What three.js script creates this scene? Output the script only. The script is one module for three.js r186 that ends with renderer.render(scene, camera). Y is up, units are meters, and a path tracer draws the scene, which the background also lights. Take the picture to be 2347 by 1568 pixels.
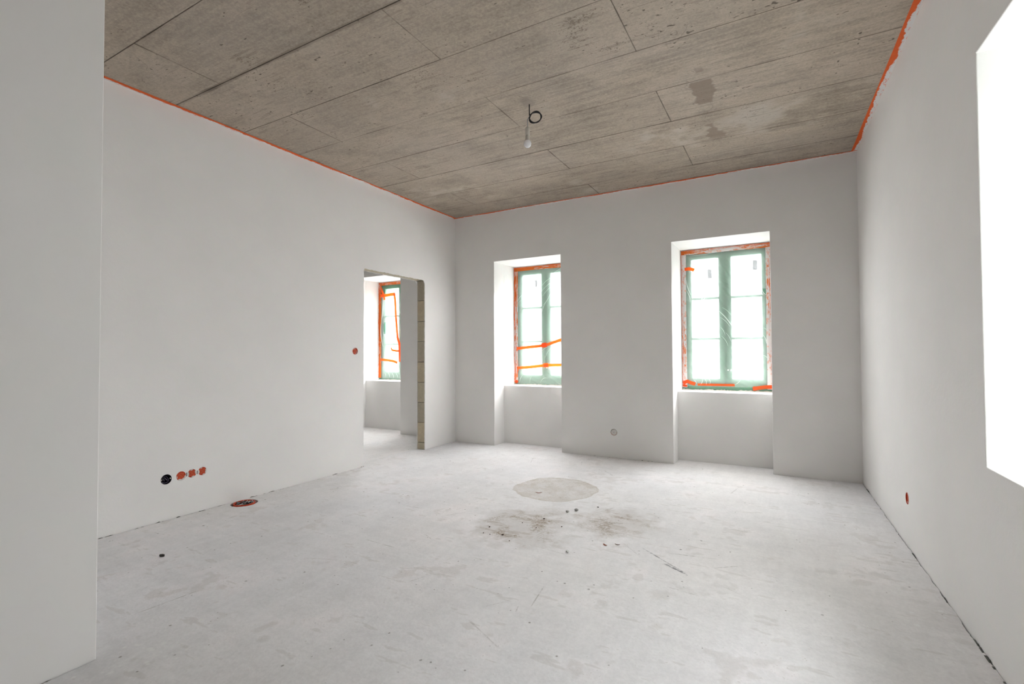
import * as THREE from 'three';
import { RoundedBoxGeometry } from 'three/addons/geometries/RoundedBoxGeometry.js';
import { RectAreaLightUniformsLib } from 'three/addons/lights/RectAreaLightUniformsLib.js';
import { mergeGeometries } from 'three/addons/utils/BufferGeometryUtils.js';

// ---------------------------------------------------------------- camera, sky, exposure
const scene = new THREE.Scene();
const camera = new THREE.PerspectiveCamera(2 * Math.atan(784 / 1117.75) * 180 / Math.PI, 2347 / 1568, 0.05, 200);
camera.position.set(3.9062, 1.197, 5.405);
camera.quaternion.setFromRotationMatrix(new THREE.Matrix4().makeBasis(
  new THREE.Vector3(0.87254037, -0.00465162, -0.48851987),
  new THREE.Vector3(0.01461588, 0.99975561, 0.01658575),
  new THREE.Vector3(0.48832333, -0.02161189, 0.87239512)));
camera.updateMatrixWorld();

const renderer = new THREE.WebGLRenderer({ antialias: true });
renderer.toneMapping = THREE.LinearToneMapping;
renderer.toneMappingExposure = 11;
renderer.shadowMap.enabled = true;

scene.background = new THREE.Color().setRGB(0.95, 0.98, 1.0);   // even overcast sky
scene.backgroundIntensity = 1.65;

// soft daylight entering at each window: an area light at the glazing and as wide, leaning so that it shines down as the sky does
RectAreaLightUniformsLib.init();
function windowLight(matrix, w, radiance, lean, h, z) {
  const l = new THREE.RectAreaLight(new THREE.Color().setRGB(0.97, 0.985, 1.0), radiance, w - 0.16, h); l.name = 'window_daylight';
  l.applyMatrix4(matrix.clone().multiply(new THREE.Matrix4().makeTranslation(w / 2, 0.82, z)).multiply(new THREE.Matrix4().makeRotationX(lean)).multiply(new THREE.Matrix4().makeRotationY(Math.PI))); scene.add(l);
}

// ---------------------------------------------------------------- helpers
function rng(seed) { let a = seed >>> 0; return () => { a = (a + 0x6D2B79F5) | 0; let t = Math.imul(a ^ (a >>> 15), 1 | a); t = (t + Math.imul(t ^ (t >>> 7), 61 | t)) ^ t; return ((t ^ (t >>> 14)) >>> 0) / 4294967296; }; }
const V3 = (x, y, z) => new THREE.Vector3(x, y, z);
const clamp = (x, a = 0, b = 1) => Math.min(b, Math.max(a, x));
const smooth = (a, b, x) => { const t = clamp((x - a) / (b - a)); return t * t * (3 - 2 * t); };
const mixf = (a, b, t) => a + (b - a) * t;

// smooth value noise on a lattice, sampled to a W x H field (tiles)
function field(W, H, fx, fy, seed) {
  const r = rng(seed), L = new Float32Array(fx * fy), out = new Float32Array(W * H);
  for (let i = 0; i < L.length; i++) L[i] = r();
  const x0 = new Int32Array(W), x1 = new Int32Array(W), tx = new Float32Array(W);
  for (let x = 0; x < W; x++) { const p = x * fx / W, i = Math.floor(p), t = p - i; x0[x] = i % fx; x1[x] = (i + 1) % fx; tx[x] = t * t * (3 - 2 * t); }
  for (let y = 0; y < H; y++) {
    const p = y * fy / H, j = Math.floor(p), t = p - j, ty = t * t * (3 - 2 * t), a = (j % fy) * fx, b = ((j + 1) % fy) * fx;
    for (let x = 0; x < W; x++) {
      const u = L[a + x0[x]] + (L[a + x1[x]] - L[a + x0[x]]) * tx[x], v = L[b + x0[x]] + (L[b + x1[x]] - L[b + x0[x]]) * tx[x];
      out[y * W + x] = u + (v - u) * ty;
    }
  }
  return out;
}
function fbm(W, H, fx, fy, oct, seed, gain = 0.5) {
  const out = new Float32Array(W * H); let amp = 1, tot = 0;
  for (let o = 0; o < oct; o++) {
    const f = field(W, H, Math.min(W, fx << o), Math.min(H, fy << o), seed + o * 101);
    for (let i = 0; i < out.length; i++) out[i] += f[i] * amp;
    tot += amp; amp *= gain;
  }
  for (let i = 0; i < out.length; i++) out[i] /= tot;
  return out;
}
function noise1(seed, n = 512) { const r = rng(seed), L = Array.from({ length: n }, r); return (x) => { const i = Math.floor(x), t = x - i, s = t * t * (3 - 2 * t); return mixf(L[((i % n) + n) % n], L[(((i + 1) % n) + n) % n], s); }; }
const toS = (c) => Math.round(255 * clamp(c <= 0.0031308 ? 12.92 * c : 1.055 * Math.pow(c, 1 / 2.4) - 0.055));
const SRGB = new Uint8Array(4096); for (let i = 0; i < 4096; i++) SRGB[i] = toS(i / 4095);
const enc = (c) => SRGB[Math.max(0, Math.min(4095, (c * 4095) | 0))];
function dataTex(data, w, h, color = true, wrap = true) {
  const t = new THREE.DataTexture(data, w, h, THREE.RGBAFormat);
  t.magFilter = THREE.LinearFilter; t.minFilter = THREE.LinearFilter; t.wrapS = t.wrapT = wrap ? THREE.RepeatWrapping : THREE.ClampToEdgeWrapping;
  if (color) t.colorSpace = THREE.SRGBColorSpace; t.needsUpdate = true; return t;
}
const greyTex = (f, w, h) => { const d = new Uint8Array(w * h * 4); for (let i = 0; i < w * h; i++) { const v = Math.round(255 * clamp(f[i])); d[4 * i] = d[4 * i + 1] = d[4 * i + 2] = v; d[4 * i + 3] = 255; } return dataTex(d, w, h, false); };

const taken = {};
function numbered(n) { taken[n] = (taken[n] ?? -1) + 1; return taken[n] ? `${n}_${String(taken[n]).padStart(3, '0')}` : n; }
function mesh(name, geo, mat, parent) {
  const m = new THREE.Mesh(Array.isArray(geo) ? merge(geo) : geo, mat); m.name = name; m.castShadow = m.receiveShadow = true; if (parent) parent.add(m); return m;
}
function merge(gs) { const l = gs.map((g) => { const c = g.index ? g.toNonIndexed() : g; for (const k of Object.keys(c.attributes)) if (!['position', 'normal', 'uv'].includes(k)) c.deleteAttribute(k); return c; }); return l.length === 1 ? l[0] : mergeGeometries(l); }
function top(o, name, label, category, group, kind) {
  o.name = kind === 'structure' ? name : numbered(name); o.userData.label = label; o.userData.category = category; if (group) o.userData.group = group; if (kind) o.userData.kind = kind;
  scene.add(o); return o;
}
const box = (w, h, d, x, y, z) => new THREE.BoxGeometry(w, h, d).translate(x, y, z);
const span = (x0, x1, y0, y1, z0, z1) => box(x1 - x0, y1 - y0, z1 - z0, (x0 + x1) / 2, (y0 + y1) / 2, (z0 + z1) / 2);
const rspan = (x0, x1, y0, y1, z0, z1, r = 0.002, seg = 1) => new RoundedBoxGeometry(x1 - x0, y1 - y0, z1 - z0, seg, r).translate((x0 + x1) / 2, (y0 + y1) / 2, (z0 + z1) / 2);
const poly = (pts) => new THREE.Shape(pts.map(([x, y]) => new THREE.Vector2(x, y)));
const pathOf = (pts) => new THREE.Path(pts.map(([x, y]) => new THREE.Vector2(x, y)));
const circlePts = (cx, cy, r, n = 28, wob = 0, seed = 1) => { const k = rng(seed); return Array.from({ length: n }, (_, i) => { const a = i / n * Math.PI * 2, q = r * (1 + wob * (k() - 0.5)); return [cx + q * Math.cos(a), cy + q * Math.sin(a)]; }); };
// slab: shape (u, y) of thickness T behind its face; z 0 is the face, the room is on +z
function slab(shape, z0, z1, bevel = 0) {
  const g = new THREE.ExtrudeGeometry(shape, { depth: z1 - z0 - 2 * bevel, bevelEnabled: bevel > 0, bevelSize: bevel, bevelThickness: bevel, bevelOffset: -bevel, bevelSegments: 2, curveSegments: 24 });
  return g.translate(0, 0, z0 + bevel);
}
const basisBack = (z = 0) => new THREE.Matrix4().makeTranslation(0, 0, z);                                        // u = x
const basisLeft = (x = 0) => new THREE.Matrix4().makeBasis(V3(0, 0, -1), V3(0, 1, 0), V3(1, 0, 0)).setPosition(x, 0, 0);   // u = -z
const W = 4.5045, SL = 0.0263, H = 3.02;
const rl = Math.hypot(1, SL), dR = V3(SL / rl, 0, 1 / rl), nR = V3(-1 / rl, 0, SL / rl);
const basisRight = new THREE.Matrix4().makeBasis(dR, V3(0, 1, 0), nR).setPosition(W, 0, 0);                           // u = distance along the wall from the back corner
function uvFrom(geo, fu, fv) { const p = geo.attributes.position, uv = new Float32Array(p.count * 2); for (let i = 0; i < p.count; i++) { uv[2 * i] = fu(p.getX(i), p.getY(i), p.getZ(i)); uv[2 * i + 1] = fv(p.getX(i), p.getY(i), p.getZ(i)); } geo.setAttribute('uv', new THREE.BufferAttribute(uv, 2)); return geo; }

// ---------------------------------------------------------------- materials
const paintBump = greyTex(fbm(512, 512, 24, 24, 5, 11, 0.7), 512, 512);
const M = {};
{
  const n = 512, f = fbm(n, n, 3, 3, 5, 5, 0.55), d = new Uint8Array(n * n * 4);
  for (let i = 0; i < n * n; i++) { const k = 0.97 + 0.06 * f[i]; d[4 * i] = enc(0.90 * k); d[4 * i + 1] = enc(0.886 * k); d[4 * i + 2] = enc(0.865 * k); d[4 * i + 3] = 255; }
  M.paint = new THREE.MeshStandardMaterial({ map: dataTex(d, n, n), bumpMap: paintBump, bumpScale: 0.0008, roughness: 0.92 });
}
{
  const n = 512, f = fbm(n, n, 6, 6, 6, 21, 0.65), g = fbm(n, n, 40, 40, 3, 22, 0.6), d = new Uint8Array(n * n * 4);
  for (let i = 0; i < n * n; i++) { const k = 0.72 + 0.36 * f[i] + 0.2 * (g[i] - 0.5); d[4 * i] = enc(0.60 * k); d[4 * i + 1] = enc(0.54 * k); d[4 * i + 2] = enc(0.405 * k); d[4 * i + 3] = 255; }
  const t = dataTex(d, n, n); t.repeat.set(2, 2);
  M.block = new THREE.MeshStandardMaterial({ map: t, bumpMap: greyTex(g, n, n), bumpScale: 0.002, roughness: 0.95 });
  M.block2 = M.block.clone(); M.block2.color.setRGB(0.9, 0.9, 0.93);
  M.block3 = M.block.clone(); M.block3.color.setRGB(1.06, 1.02, 0.98);
  M.slab = M.block.clone(); M.slab.color.setRGB(0.62, 0.62, 0.64);
}
M.green = new THREE.MeshStandardMaterial({ color: new THREE.Color(0x6b957d), roughness: 0.55, bumpMap: paintBump, bumpScale: 0.0003 });
M.glass = new THREE.MeshPhysicalMaterial({ color: 0xffffff, transmission: 1, thickness: 0, roughness: 0, ior: 1.5 });
M.film = new THREE.MeshPhysicalMaterial({ color: 0xffffff, transmission: 0.85, thickness: 0, roughness: 0.3, ior: 1.45, side: THREE.DoubleSide });
M.filmFold = new THREE.MeshPhysicalMaterial({ color: 0xffffff, transmission: 0.45, thickness: 0, roughness: 0.5, ior: 1.45, side: THREE.DoubleSide });
M.orange = new THREE.MeshPhysicalMaterial({ color: new THREE.Color(0xff8f30), transmission: 0.8, thickness: 0, roughness: 0.9, ior: 1.4, side: THREE.DoubleSide });
M.orangePlastic = new THREE.MeshStandardMaterial({ color: new THREE.Color(0xc8431c), roughness: 0.5 });
M.orangeRib = new THREE.MeshStandardMaterial({ color: new THREE.Color(0xd9683f), roughness: 0.55 });
M.darkPlastic = new THREE.MeshStandardMaterial({ color: new THREE.Color(0x17141f), roughness: 0.4 });
M.wire = new THREE.MeshStandardMaterial({ color: new THREE.Color(0x6a6178), roughness: 0.5 });
M.black = new THREE.MeshStandardMaterial({ color: new THREE.Color(0x14161c), roughness: 0.38 });
M.greyWire = new THREE.MeshStandardMaterial({ color: new THREE.Color(0x8a8d92), roughness: 0.5 });
M.whitePlastic = new THREE.MeshStandardMaterial({ color: new THREE.Color(0xc9c3ba), roughness: 0.45 });
M.opal = new THREE.MeshPhysicalMaterial({ color: new THREE.Color(0xf2f2f4), roughness: 0.18, clearcoat: 0.6, clearcoatRoughness: 0.1 });
M.foam = new THREE.MeshStandardMaterial({ color: new THREE.Color(0x74766f), roughness: 0.95 });
M.mortar = new THREE.MeshStandardMaterial({ color: new THREE.Color(0xb9b4aa), roughness: 0.98 });
M.filler = new THREE.MeshStandardMaterial({ color: new THREE.Color(0xdad6d1), roughness: 0.95 });
M.handle = new THREE.MeshStandardMaterial({ color: new THREE.Color(0xe8e8e4), roughness: 0.4 });
M.render = new THREE.MeshStandardMaterial({ color: new THREE.Color().setRGB(0.25, 0.25, 0.255), roughness: 0.95 });
M.farRender = new THREE.MeshStandardMaterial({ color: new THREE.Color().setRGB(0.3, 0.3, 0.3), roughness: 0.95 });
M.ventDark = new THREE.MeshStandardMaterial({ color: new THREE.Color(0x30343a), roughness: 0.7 });
M.ground = new THREE.MeshStandardMaterial({ color: new THREE.Color().setRGB(0.5, 0.5, 0.49), roughness: 1 });

// orange masking tape smeared with white wall paint: v runs across, paint keeps to v = 1 (edge) or wanders (patch)
function tapeMat(seed, len, edge, cover, through = 0.25) {
  const w = 1024, h = 48, d = new Uint8Array(w * h * 4), a = noise1(seed), b = noise1(seed + 1), c = noise1(seed + 2), e = noise1(seed + 5), f = fbm(w, h, Math.round(len * 40), 4, 4, seed + 3, 0.6), s = fbm(w, h, Math.round(len * 12), 10, 3, seed + 4, 0.6);
  for (let x = 0; x < w; x++) {
    const m = x / w * len, k = 0.55 * a(m * 3.1) + 0.28 * b(m * 13) + 0.2 * c(m * 47) + 0.1 * e(m * 130) - 0.56;
    for (let y = 0; y < h; y++) {
      const v = y / h, i = y * w + x, q = f[i];
      const lim = edge ? 1 - cover + k * 0.9 : 0;
      let p = edge ? smooth(lim - 0.04, lim + 0.05, v + (q - 0.5) * 0.28) : smooth(0.02, 0.06, s[i] * 0.7 + 0.3 * a(m * 2.2) + 0.25 * k - (1 - cover) * 0.55 - 0.22);
      p *= edge ? 1 - 0.75 * smooth(0.62, 0.7, q) * (1 - through) : 1 - 0.5 * smooth(0.6, 0.66, q);
      const t = 0.92 + 0.16 * q;
      d[4 * i] = enc(mixf(0.78 * t, 0.80, p)); d[4 * i + 1] = enc(mixf((edge ? 0.125 : 0.175) * t, 0.775, p)); d[4 * i + 2] = enc(mixf(0.02, 0.76, p)); d[4 * i + 3] = 255;
    }
  }
  const t = dataTex(d, w, h); t.wrapT = THREE.ClampToEdgeWrapping;
  return new THREE.MeshPhysicalMaterial({ map: t, roughness: 0.85, transmission: edge ? 0 : 0.15, thickness: 0 });
}

// ---------------------------------------------------------------- floor texture (x -0.14..4.76, z -0.27..6.63)
const FX0 = -0.14, FXW = 4.9, FZ0 = -0.27, FZW = 6.9;
{
  const n = 2048, big = fbm(n, n, 5, 7, 5, 31, 0.55), med = fbm(n, n, 22, 30, 5, 32, 0.62), fine = fbm(n, n, 420, 560, 3, 33, 0.8), streak = fbm(n, n, 26, 160, 4, 34, 0.6), streak2 = fbm(n, n, 130, 30, 4, 37, 0.6), warm = fbm(n, n, 4, 5, 4, 35, 0.5), cell = fbm(n, n, 60, 85, 3, 36, 0.6);
  const R = new Float32Array(n * n), G = new Float32Array(n * n), B = new Float32Array(n * n), Hh = new Float32Array(n * n);
  const put = (i, r, g, b, a) => { R[i] = mixf(R[i], r, a); G[i] = mixf(G[i], g, a); B[i] = mixf(B[i], b, a); };
  for (let j = 0; j < n; j++) for (let i = 0; i < n; i++) {
    const k = j * n + i;
    let v = 0.80 + 0.13 * (big[k] - 0.5) + 0.12 * (med[k] - 0.5) + 0.12 * (fine[k] - 0.5) + 0.09 * (streak[k] - 0.5) + 0.06 * (streak2[k] - 0.5);
    const wm = (warm[k] - 0.5) * 0.10, pk = smooth(0.55, 0.75, med[k] * 0.5 + big[k] * 0.5) * 0.02;
    R[k] = v * (1.01 + wm * 0.5 + pk); G[k] = v * (0.995 + wm * 0.1); B[k] = v * (0.998 - wm * 0.6); put(k, 0.36, 0.33, 0.29, 0.4 * smooth(0.72, 0.80, fine[k] * 0.75 + 0.25 * med[k]));
    const worn = smooth(0.60, 0.70, cell[k] * 0.5 + med[k] * 0.5); put(k, 0.55, 0.525, 0.49, worn * 0.28);
    const scr = smooth(0.70, 0.76, streak[k]); put(k, 0.46, 0.43, 0.39, scr * 0.25);
    Hh[k] = 0.5 + 0.3 * (med[k] - 0.5) + 0.35 * (fine[k] - 0.5) - 0.15 * worn;
  }
  const px = (x) => (x - FX0) / FXW * n, pz = (z) => (z - FZ0) / FZW * n;
  const area = (x0, x1, z0, z1, fn) => { for (let j = Math.max(0, Math.floor(pz(z0))); j < Math.min(n, pz(z1)); j++) for (let i = Math.max(0, Math.floor(px(x0))); i < Math.min(n, px(x1)); i++) fn(j * n + i, FX0 + (i + 0.5) / n * FXW, FZ0 + (j + 0.5) / n * FZW); };
  // round dried stain under the windows
  area(1.6, 2.7, 0.9, 2.0, (k, x, z) => { const d = Math.hypot(x - 2.13, z - 1.46) + (med[k] - 0.5) * 0.10; const a = smooth(0.375, 0.365, d); if (a > 0) { const rim = smooth(0.33, 0.37, d); put(k, 0.55, 0.50, 0.44, a * (0.35 + 0.65 * smooth(0.35, 0.6, big[k])) * (0.36 + 0.3 * rim * smooth(0.3, 0.6, med[k]) + 0.4 * smooth(0.36, 0.62, cell[k] * 0.4 + fine[k] * 0.6))); } });
  // trodden brown dust
  area(1.9, 3.4, 1.5, 3.0, (k, x, z) => {
    const a1 = Math.hypot((x - 2.3) * 0.78 + (z - 2.45) * 0.62, ((z - 2.45) * 0.78 - (x - 2.3) * 0.62) * 0.9), a2 = Math.hypot(x - 2.84, z - 2.1);
    const d = Math.min(a1 / 0.42, a2 / 0.33) + (med[k] - 0.5) * 1.5 + (big[k] - 0.5) * 0.8;
    put(k, 0.43, 0.37, 0.31, 0.75 * smooth(1.15, 0.45, d) * (0.35 + 0.65 * (smooth(0.40, 0.62, cell[k] * 0.5 + med[k] * 0.5) * smooth(0.35, 0.6, fine[k]) * 1.5 + 0.6 * smooth(0.55, 0.66, streak[k]))));
  });
  const stroke = (x0, z0, x1, z1, wd, a, seed, c = [0.16, 0.16, 0.17]) => { const nn = noise1(seed); const L = Math.hypot(x1 - x0, z1 - z0); area(Math.min(x0, x1) - 0.05, Math.max(x0, x1) + 0.05, Math.min(z0, z1) - 0.05, Math.max(z0, z1) + 0.05, (k, x, z) => { const t = clamp(((x - x0) * (x1 - x0) + (z - z0) * (z1 - z0)) / L / L); const d = Math.hypot(x - x0 - t * (x1 - x0), z - z0 - t * (z1 - z0)) + (nn(t * 7) - 0.5) * wd; put(k, ...c, a * smooth(wd, wd * 0.35, d) * smooth(0.25, 0.6, fine[k] * 0.8 + 0.2 * nn(t * 23 + 50)) * Math.min(1, 8 * t, 8 * (1 - t) + 0.4)); }); };
  stroke(3.20, 2.455, 3.42, 2.63, 0.0055, 0.75, 71); stroke(3.29, 2.56, 3.425, 2.64, 0.006, 0.85, 72); stroke(3.30, 2.552, 3.43, 2.648, 0.005, 0.75, 73); stroke(3.13, 2.40, 3.22, 2.47, 0.008, 0.5, 74);
  stroke(2.80, 2.08, 2.93, 2.02, 0.02, 0.5, 75, [0.30, 0.26, 0.2]);
  const r = rng(77);
  for (let s = 0; s < 46; s++) { const x = 0.3 + r() * 4, z = 0.3 + r() * 5, a = r() * 6.3, l = 0.04 + r() * 0.25; stroke(x, z, x + l * Math.cos(a), z + l * Math.sin(a), 0.003 + 0.003 * r(), 0.3 + 0.3 * r(), 100 + s, [0.33, 0.31, 0.28]); }
  const spot = (x, z, rr, c, a) => area(x - rr * 2, x + rr * 2, z - rr * 2, z + rr * 2, (k, X, Z) => put(k, ...c, a * smooth(rr, rr * 0.6, Math.hypot(X - x, Z - z) * (0.7 + 0.6 * fine[k]))));
  for (let s = 0; s < 420; s++) spot(0.05 + r() * 4.5, r() * 5.6, 0.003 + 0.006 * r() * r(), [0.2, 0.18, 0.16], 0.5 + 0.4 * r());
  // drips of white wall paint along the walls
  for (let s = 0; s < 170; s++) { const z = 0.15 + r() * 4.6, x = W + SL * z - 0.03 - 0.42 * r() * r(); spot(x, z, 0.004 + 0.011 * r() * r(), [0.85, 0.85, 0.84], 0.8); }
  for (let s = 0; s < 70; s++) { const z = 1.8 + r() * 2.6, x = 0.03 + 0.38 * r() * r(); spot(x, z, 0.004 + 0.010 * r() * r(), [0.8, 0.79, 0.78], 0.7); }
  for (let s = 0; s < 46; s++) { const a = r() * 6.28, q = 0.04 + 0.4 * r() * r(); spot(1.68 + q * Math.cos(a), 4.42 + q * Math.sin(a), 0.004 + 0.012 * r() * r(), [0.85, 0.85, 0.84], 0.8); }
  const d = new Uint8Array(n * n * 4); for (let k = 0; k < n * n; k++) { d[4 * k] = enc(R[k]); d[4 * k + 1] = enc(G[k]); d[4 * k + 2] = enc(B[k]); d[4 * k + 3] = 255; }
  M.floor = new THREE.MeshStandardMaterial({ map: dataTex(d, n, n, true), bumpMap: greyTex(Hh, n, n), bumpScale: 0.0025, roughness: 0.78 });
}

// ---------------------------------------------------------------- ceiling texture (x -0.1..4.8, z -0.1..5.1)
const zJ = [-0.105, 0.41, 0.925, 1.45, 1.965, 2.485, 3.005, 3.517, 4.022, 4.54, 5.06, 5.58, 6.1, 6.62, 7.14];        // long joints of the shuttering panels
const xJ = (c) => (c % 2 ? [0.60, 3.145] : [2.065, 4.61]);
const CX0 = -0.1, CXW = 4.9, CZ0 = -0.1, CZW = 5.2;
{
  const n = 2048, big = fbm(n, n, 4, 5, 5, 51, 0.55), med = fbm(n, n, 18, 24, 5, 52, 0.62), fine = fbm(n, n, 420, 520, 3, 53, 0.8), grain = fbm(n, n, 16, 260, 4, 54, 0.75), grain2 = fbm(n, n, 24, 90, 4, 55, 0.6), pit = fbm(n, n, 170, 380, 2, 56, 0.6), pale = fbm(n, n, 7, 8, 5, 57, 0.6), crack = fbm(n, n, 6, 7, 5, 58, 0.55);
  const R = new Float32Array(n * n), G = new Float32Array(n * n), B = new Float32Array(n * n), Hh = new Float32Array(n * n);
  const put = (i, r, g, b, a) => { a = clamp(a); R[i] = mixf(R[i], r, a); G[i] = mixf(G[i], g, a); B[i] = mixf(B[i], b, a); };
  const tone = rng(59), tones = Array.from({ length: 64 }, tone), nj = noise1(60), nk = noise1(61), nl = noise1(62);
  for (let j = 0; j < n; j++) {
    const z = CZ0 + (j + 0.5) / n * CZW; let c = 0; while (z > zJ[c + 1]) c++;
    const xs = xJ(c);
    for (let i = 0; i < n; i++) {
      const k = j * n + i, x = CX0 + (i + 0.5) / n * CXW, p = x < xs[0] ? 0 : x < xs[1] ? 1 : 2, t = tones[(c * 3 + p) % 64];
      const gr = c < 5 && x > 1.4 ? 1 : 0.6;
      let v = 0.385 * (0.93 + 0.14 * t) + 0.12 * (big[k] - 0.5) + 0.20 * (med[k] - 0.5) + 0.20 * (fine[k] - 0.5) + gr * 0.22 * (grain[k] - 0.5) + gr * 0.09 * (grain2[k] - 0.5);
      const wm = 0.05 * (pale[k] - 0.5);
      R[k] = v * (1.12 + wm); G[k] = v * 0.945; B[k] = v * (0.765 - 1.5 * wm);
      put(k, 0.56, 0.51, 0.45, 0.65 * smooth(0.56, 0.74, pale[k]) * smooth(0.38, 0.62, med[k]));
      put(k, 0.16, 0.13, 0.095, 0.4 * smooth(0.59, 0.70, grain[k] * 0.6 + med[k] * 0.4));
      const pits = x > xJ(5)[1] && c === 5 ? 0.70 : t > 0.6 ? 0.755 : 0.79;
      const pp = smooth(pits, pits + 0.05, pit[k] * 0.75 + grain2[k] * 0.25); put(k, 0.10, 0.08, 0.06, pp * 0.8); put(k, 0.14, 0.11, 0.085, 0.7 * smooth(0.66, 0.74, fine[k] * 0.55 + 0.45 * med[k])); put(k, 0.55, 0.51, 0.45, 0.45 * smooth(0.29, 0.22, fine[k] * 0.7 + 0.3 * pale[k]));
      const ck = Math.abs(crack[k] - 0.47); put(k, 0.16, 0.13, 0.10, 0.45 * smooth(0.003, 0.0008, ck + 0.004 * (fine[k] - 0.5)) * smooth(0.60, 0.68, pale[(k + 913 * n) % (n * n)]));
      // grime and broken cement fins beside the joints
      const dz = Math.min(Math.abs(z - zJ[c]), Math.abs(z - zJ[c + 1])), jz = Math.abs(z - zJ[c]) < Math.abs(z - zJ[c + 1]) ? c : c + 1, dx = Math.min(Math.abs(x - xs[0]), Math.abs(x - xs[1]));
      const rough = jz === 7 && x < 2.2 ? 0.022 : jz === 1 ? 0.009 : jz === 3 ? 0.008 : 0.005;
      put(k, 0.14, 0.11, 0.085, 0.8 * smooth(rough, rough * 0.3, dz + (med[k] - 0.5) * rough * 1.6) * (0.35 + 0.65 * nj(x * 6 + jz * 37)));
      put(k, 0.16, 0.13, 0.10, 0.7 * smooth(0.008, 0.002, dx + (med[k] - 0.5) * 0.008) * nk(z * 9 + c * 11));
      // old brown trickle from a leak
      const dl = Math.abs(x - 3.43 - 0.05 * (nl(z * 3) - 0.5)) + (med[k] - 0.5) * 0.20; if (z > 0.9 && z < 2.15) put(k, 0.265, 0.205, 0.16, 0.75 * smooth(0.055, 0.035, dl) * smooth(0.9, 1.0, z) * smooth(2.15, 2.05, z) * smooth(0.28, 0.45, nl(z * 7 + 9)));
      // grey damp ring where the cable leaves the slab
      put(k, 0.24, 0.21, 0.18, 0.5 * smooth(0.07, 0.03, Math.hypot(x - 2.29, (z - 2.27) * 0.8) + (med[k] - 0.5) * 0.05));
      Hh[k] = 0.6 + 0.25 * (grain[k] - 0.5) + 0.25 * (fine[k] - 0.5) + 0.2 * (med[k] - 0.5) - 0.5 * pp;
    }
  }
  const d = new Uint8Array(n * n * 4); for (let k = 0; k < n * n; k++) { d[4 * k] = enc(R[k]); d[4 * k + 1] = enc(G[k]); d[4 * k + 2] = enc(B[k]); d[4 * k + 3] = 255; }
  M.concrete = new THREE.MeshStandardMaterial({ map: dataTex(d, n, n), bumpMap: greyTex(Hh, n, n), bumpScale: 0.0035, roughness: 0.9 });
}

// ---------------------------------------------------------------- floors
const RX = (z) => W + SL * z;                                    // face of the right wall at depth z
const rag = (seed, amp, base) => { const a = noise1(seed), b = noise1(seed + 9); return (t) => base + amp * (0.25 * a(t * 9) + 0.45 * b(t * 33) + 0.3 * a(t * 85 + 17)); };
const FLOORBOX = [0.102, 3.02];
{
  // outline with crumbled edges, in (x, -z)
  const pts = [], eL = rag(201, 0.017, -0.003), eB = rag(202, 0.009, -0.002), eR = rag(203, 0.015, -0.003), eC = rag(204, 0.010, -0.001), st = 0.011;
  const line = (x0, z0, x1, z1, nx, nz, e) => { const L = Math.hypot(x1 - x0, z1 - z0), k = Math.max(1, Math.round(L / st)); for (let i = 0; i < k; i++) { const t = i / k, q = e(t * L + x0); pts.push([x0 + (x1 - x0) * t + nx * q, -(z0 + (z1 - z0) * t + nz * q)]); } };
  line(0, 4.5, 0, 1.655, 1, 0, eL); line(0, 1.652, -0.13, 1.652, 0, -1, eC); line(-0.135, 1.65, -0.135, 0.64, 0, 0, eC); line(-0.13, 0.638, 0, 0.638, 0, 1, eC); line(0, 0.636, 0, 0.01, 1, 0, eL);
  line(0.0, 0, 0.615, 0, 0, 1, eB); line(0.615, 0, 0.615, -0.25, 1, 0, eB); line(0.617, -0.25, 1.556, -0.25, 0, 1, eB); line(1.556, -0.25, 1.556, 0, -1, 0, eB);
  line(1.556, 0, 2.853, 0, 0, 1, eB); line(2.853, 0, 2.853, -0.25, 1, 0, eB); line(2.853, -0.25, 3.79, -0.25, 0, 1, eB); line(3.79, -0.25, 3.79, 0, -1, 0, eB); line(3.79, 0, W, 0, 0, 1, eB);
  line(RX(0), 0.01, RX(6.6), 6.6, -1, 0, eR); line(RX(6.6), 6.6, 1.525, 6.6, 0, 0, eC); line(1.525, 6.6, 1.525, 4.51, 1, 0, eC); line(1.52, 4.51, 0.01, 4.51, 0, -1, eC);
  const sh = poly(pts); sh.holes.push(pathOf(circlePts(FLOORBOX[0], -FLOORBOX[1], 0.0985, 40, 0.05, 5).map(([x, y]) => [Math.max(x, 0.016), y])));
  const g = new THREE.ExtrudeGeometry(sh, { depth: 0.07, bevelEnabled: false }); g.rotateX(-Math.PI / 2); g.translate(0, -0.07, 0);
  uvFrom(g, (x) => (x - FX0) / FXW, (x, y, z) => (z - FZ0) / FZW);
  top(mesh('floor', g, M.floor), 'floor', 'pale grey cement screed floor with brown stains, scuffs and white paint drips', 'floor', null, 'structure');
  const g2 = span(-3.2, -0.136, -0.07, 0, -0.36, 3.5); uvFrom(g2, (x) => x / FXW + 0.1, (x, y, z) => z / FZW + 0.35);
  top(mesh('floor', g2, M.floor), 'floor_001', 'pale cement floor of the next room seen through the doorway', 'floor', null, 'structure');
  top(mesh('subfloor', span(-3.5, 5.5, -0.5, -0.071, -0.85, 6.9), M.slab), 'subfloor', 'dark concrete slab hidden under the cement floor', 'floor', null, 'structure');
}
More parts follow.
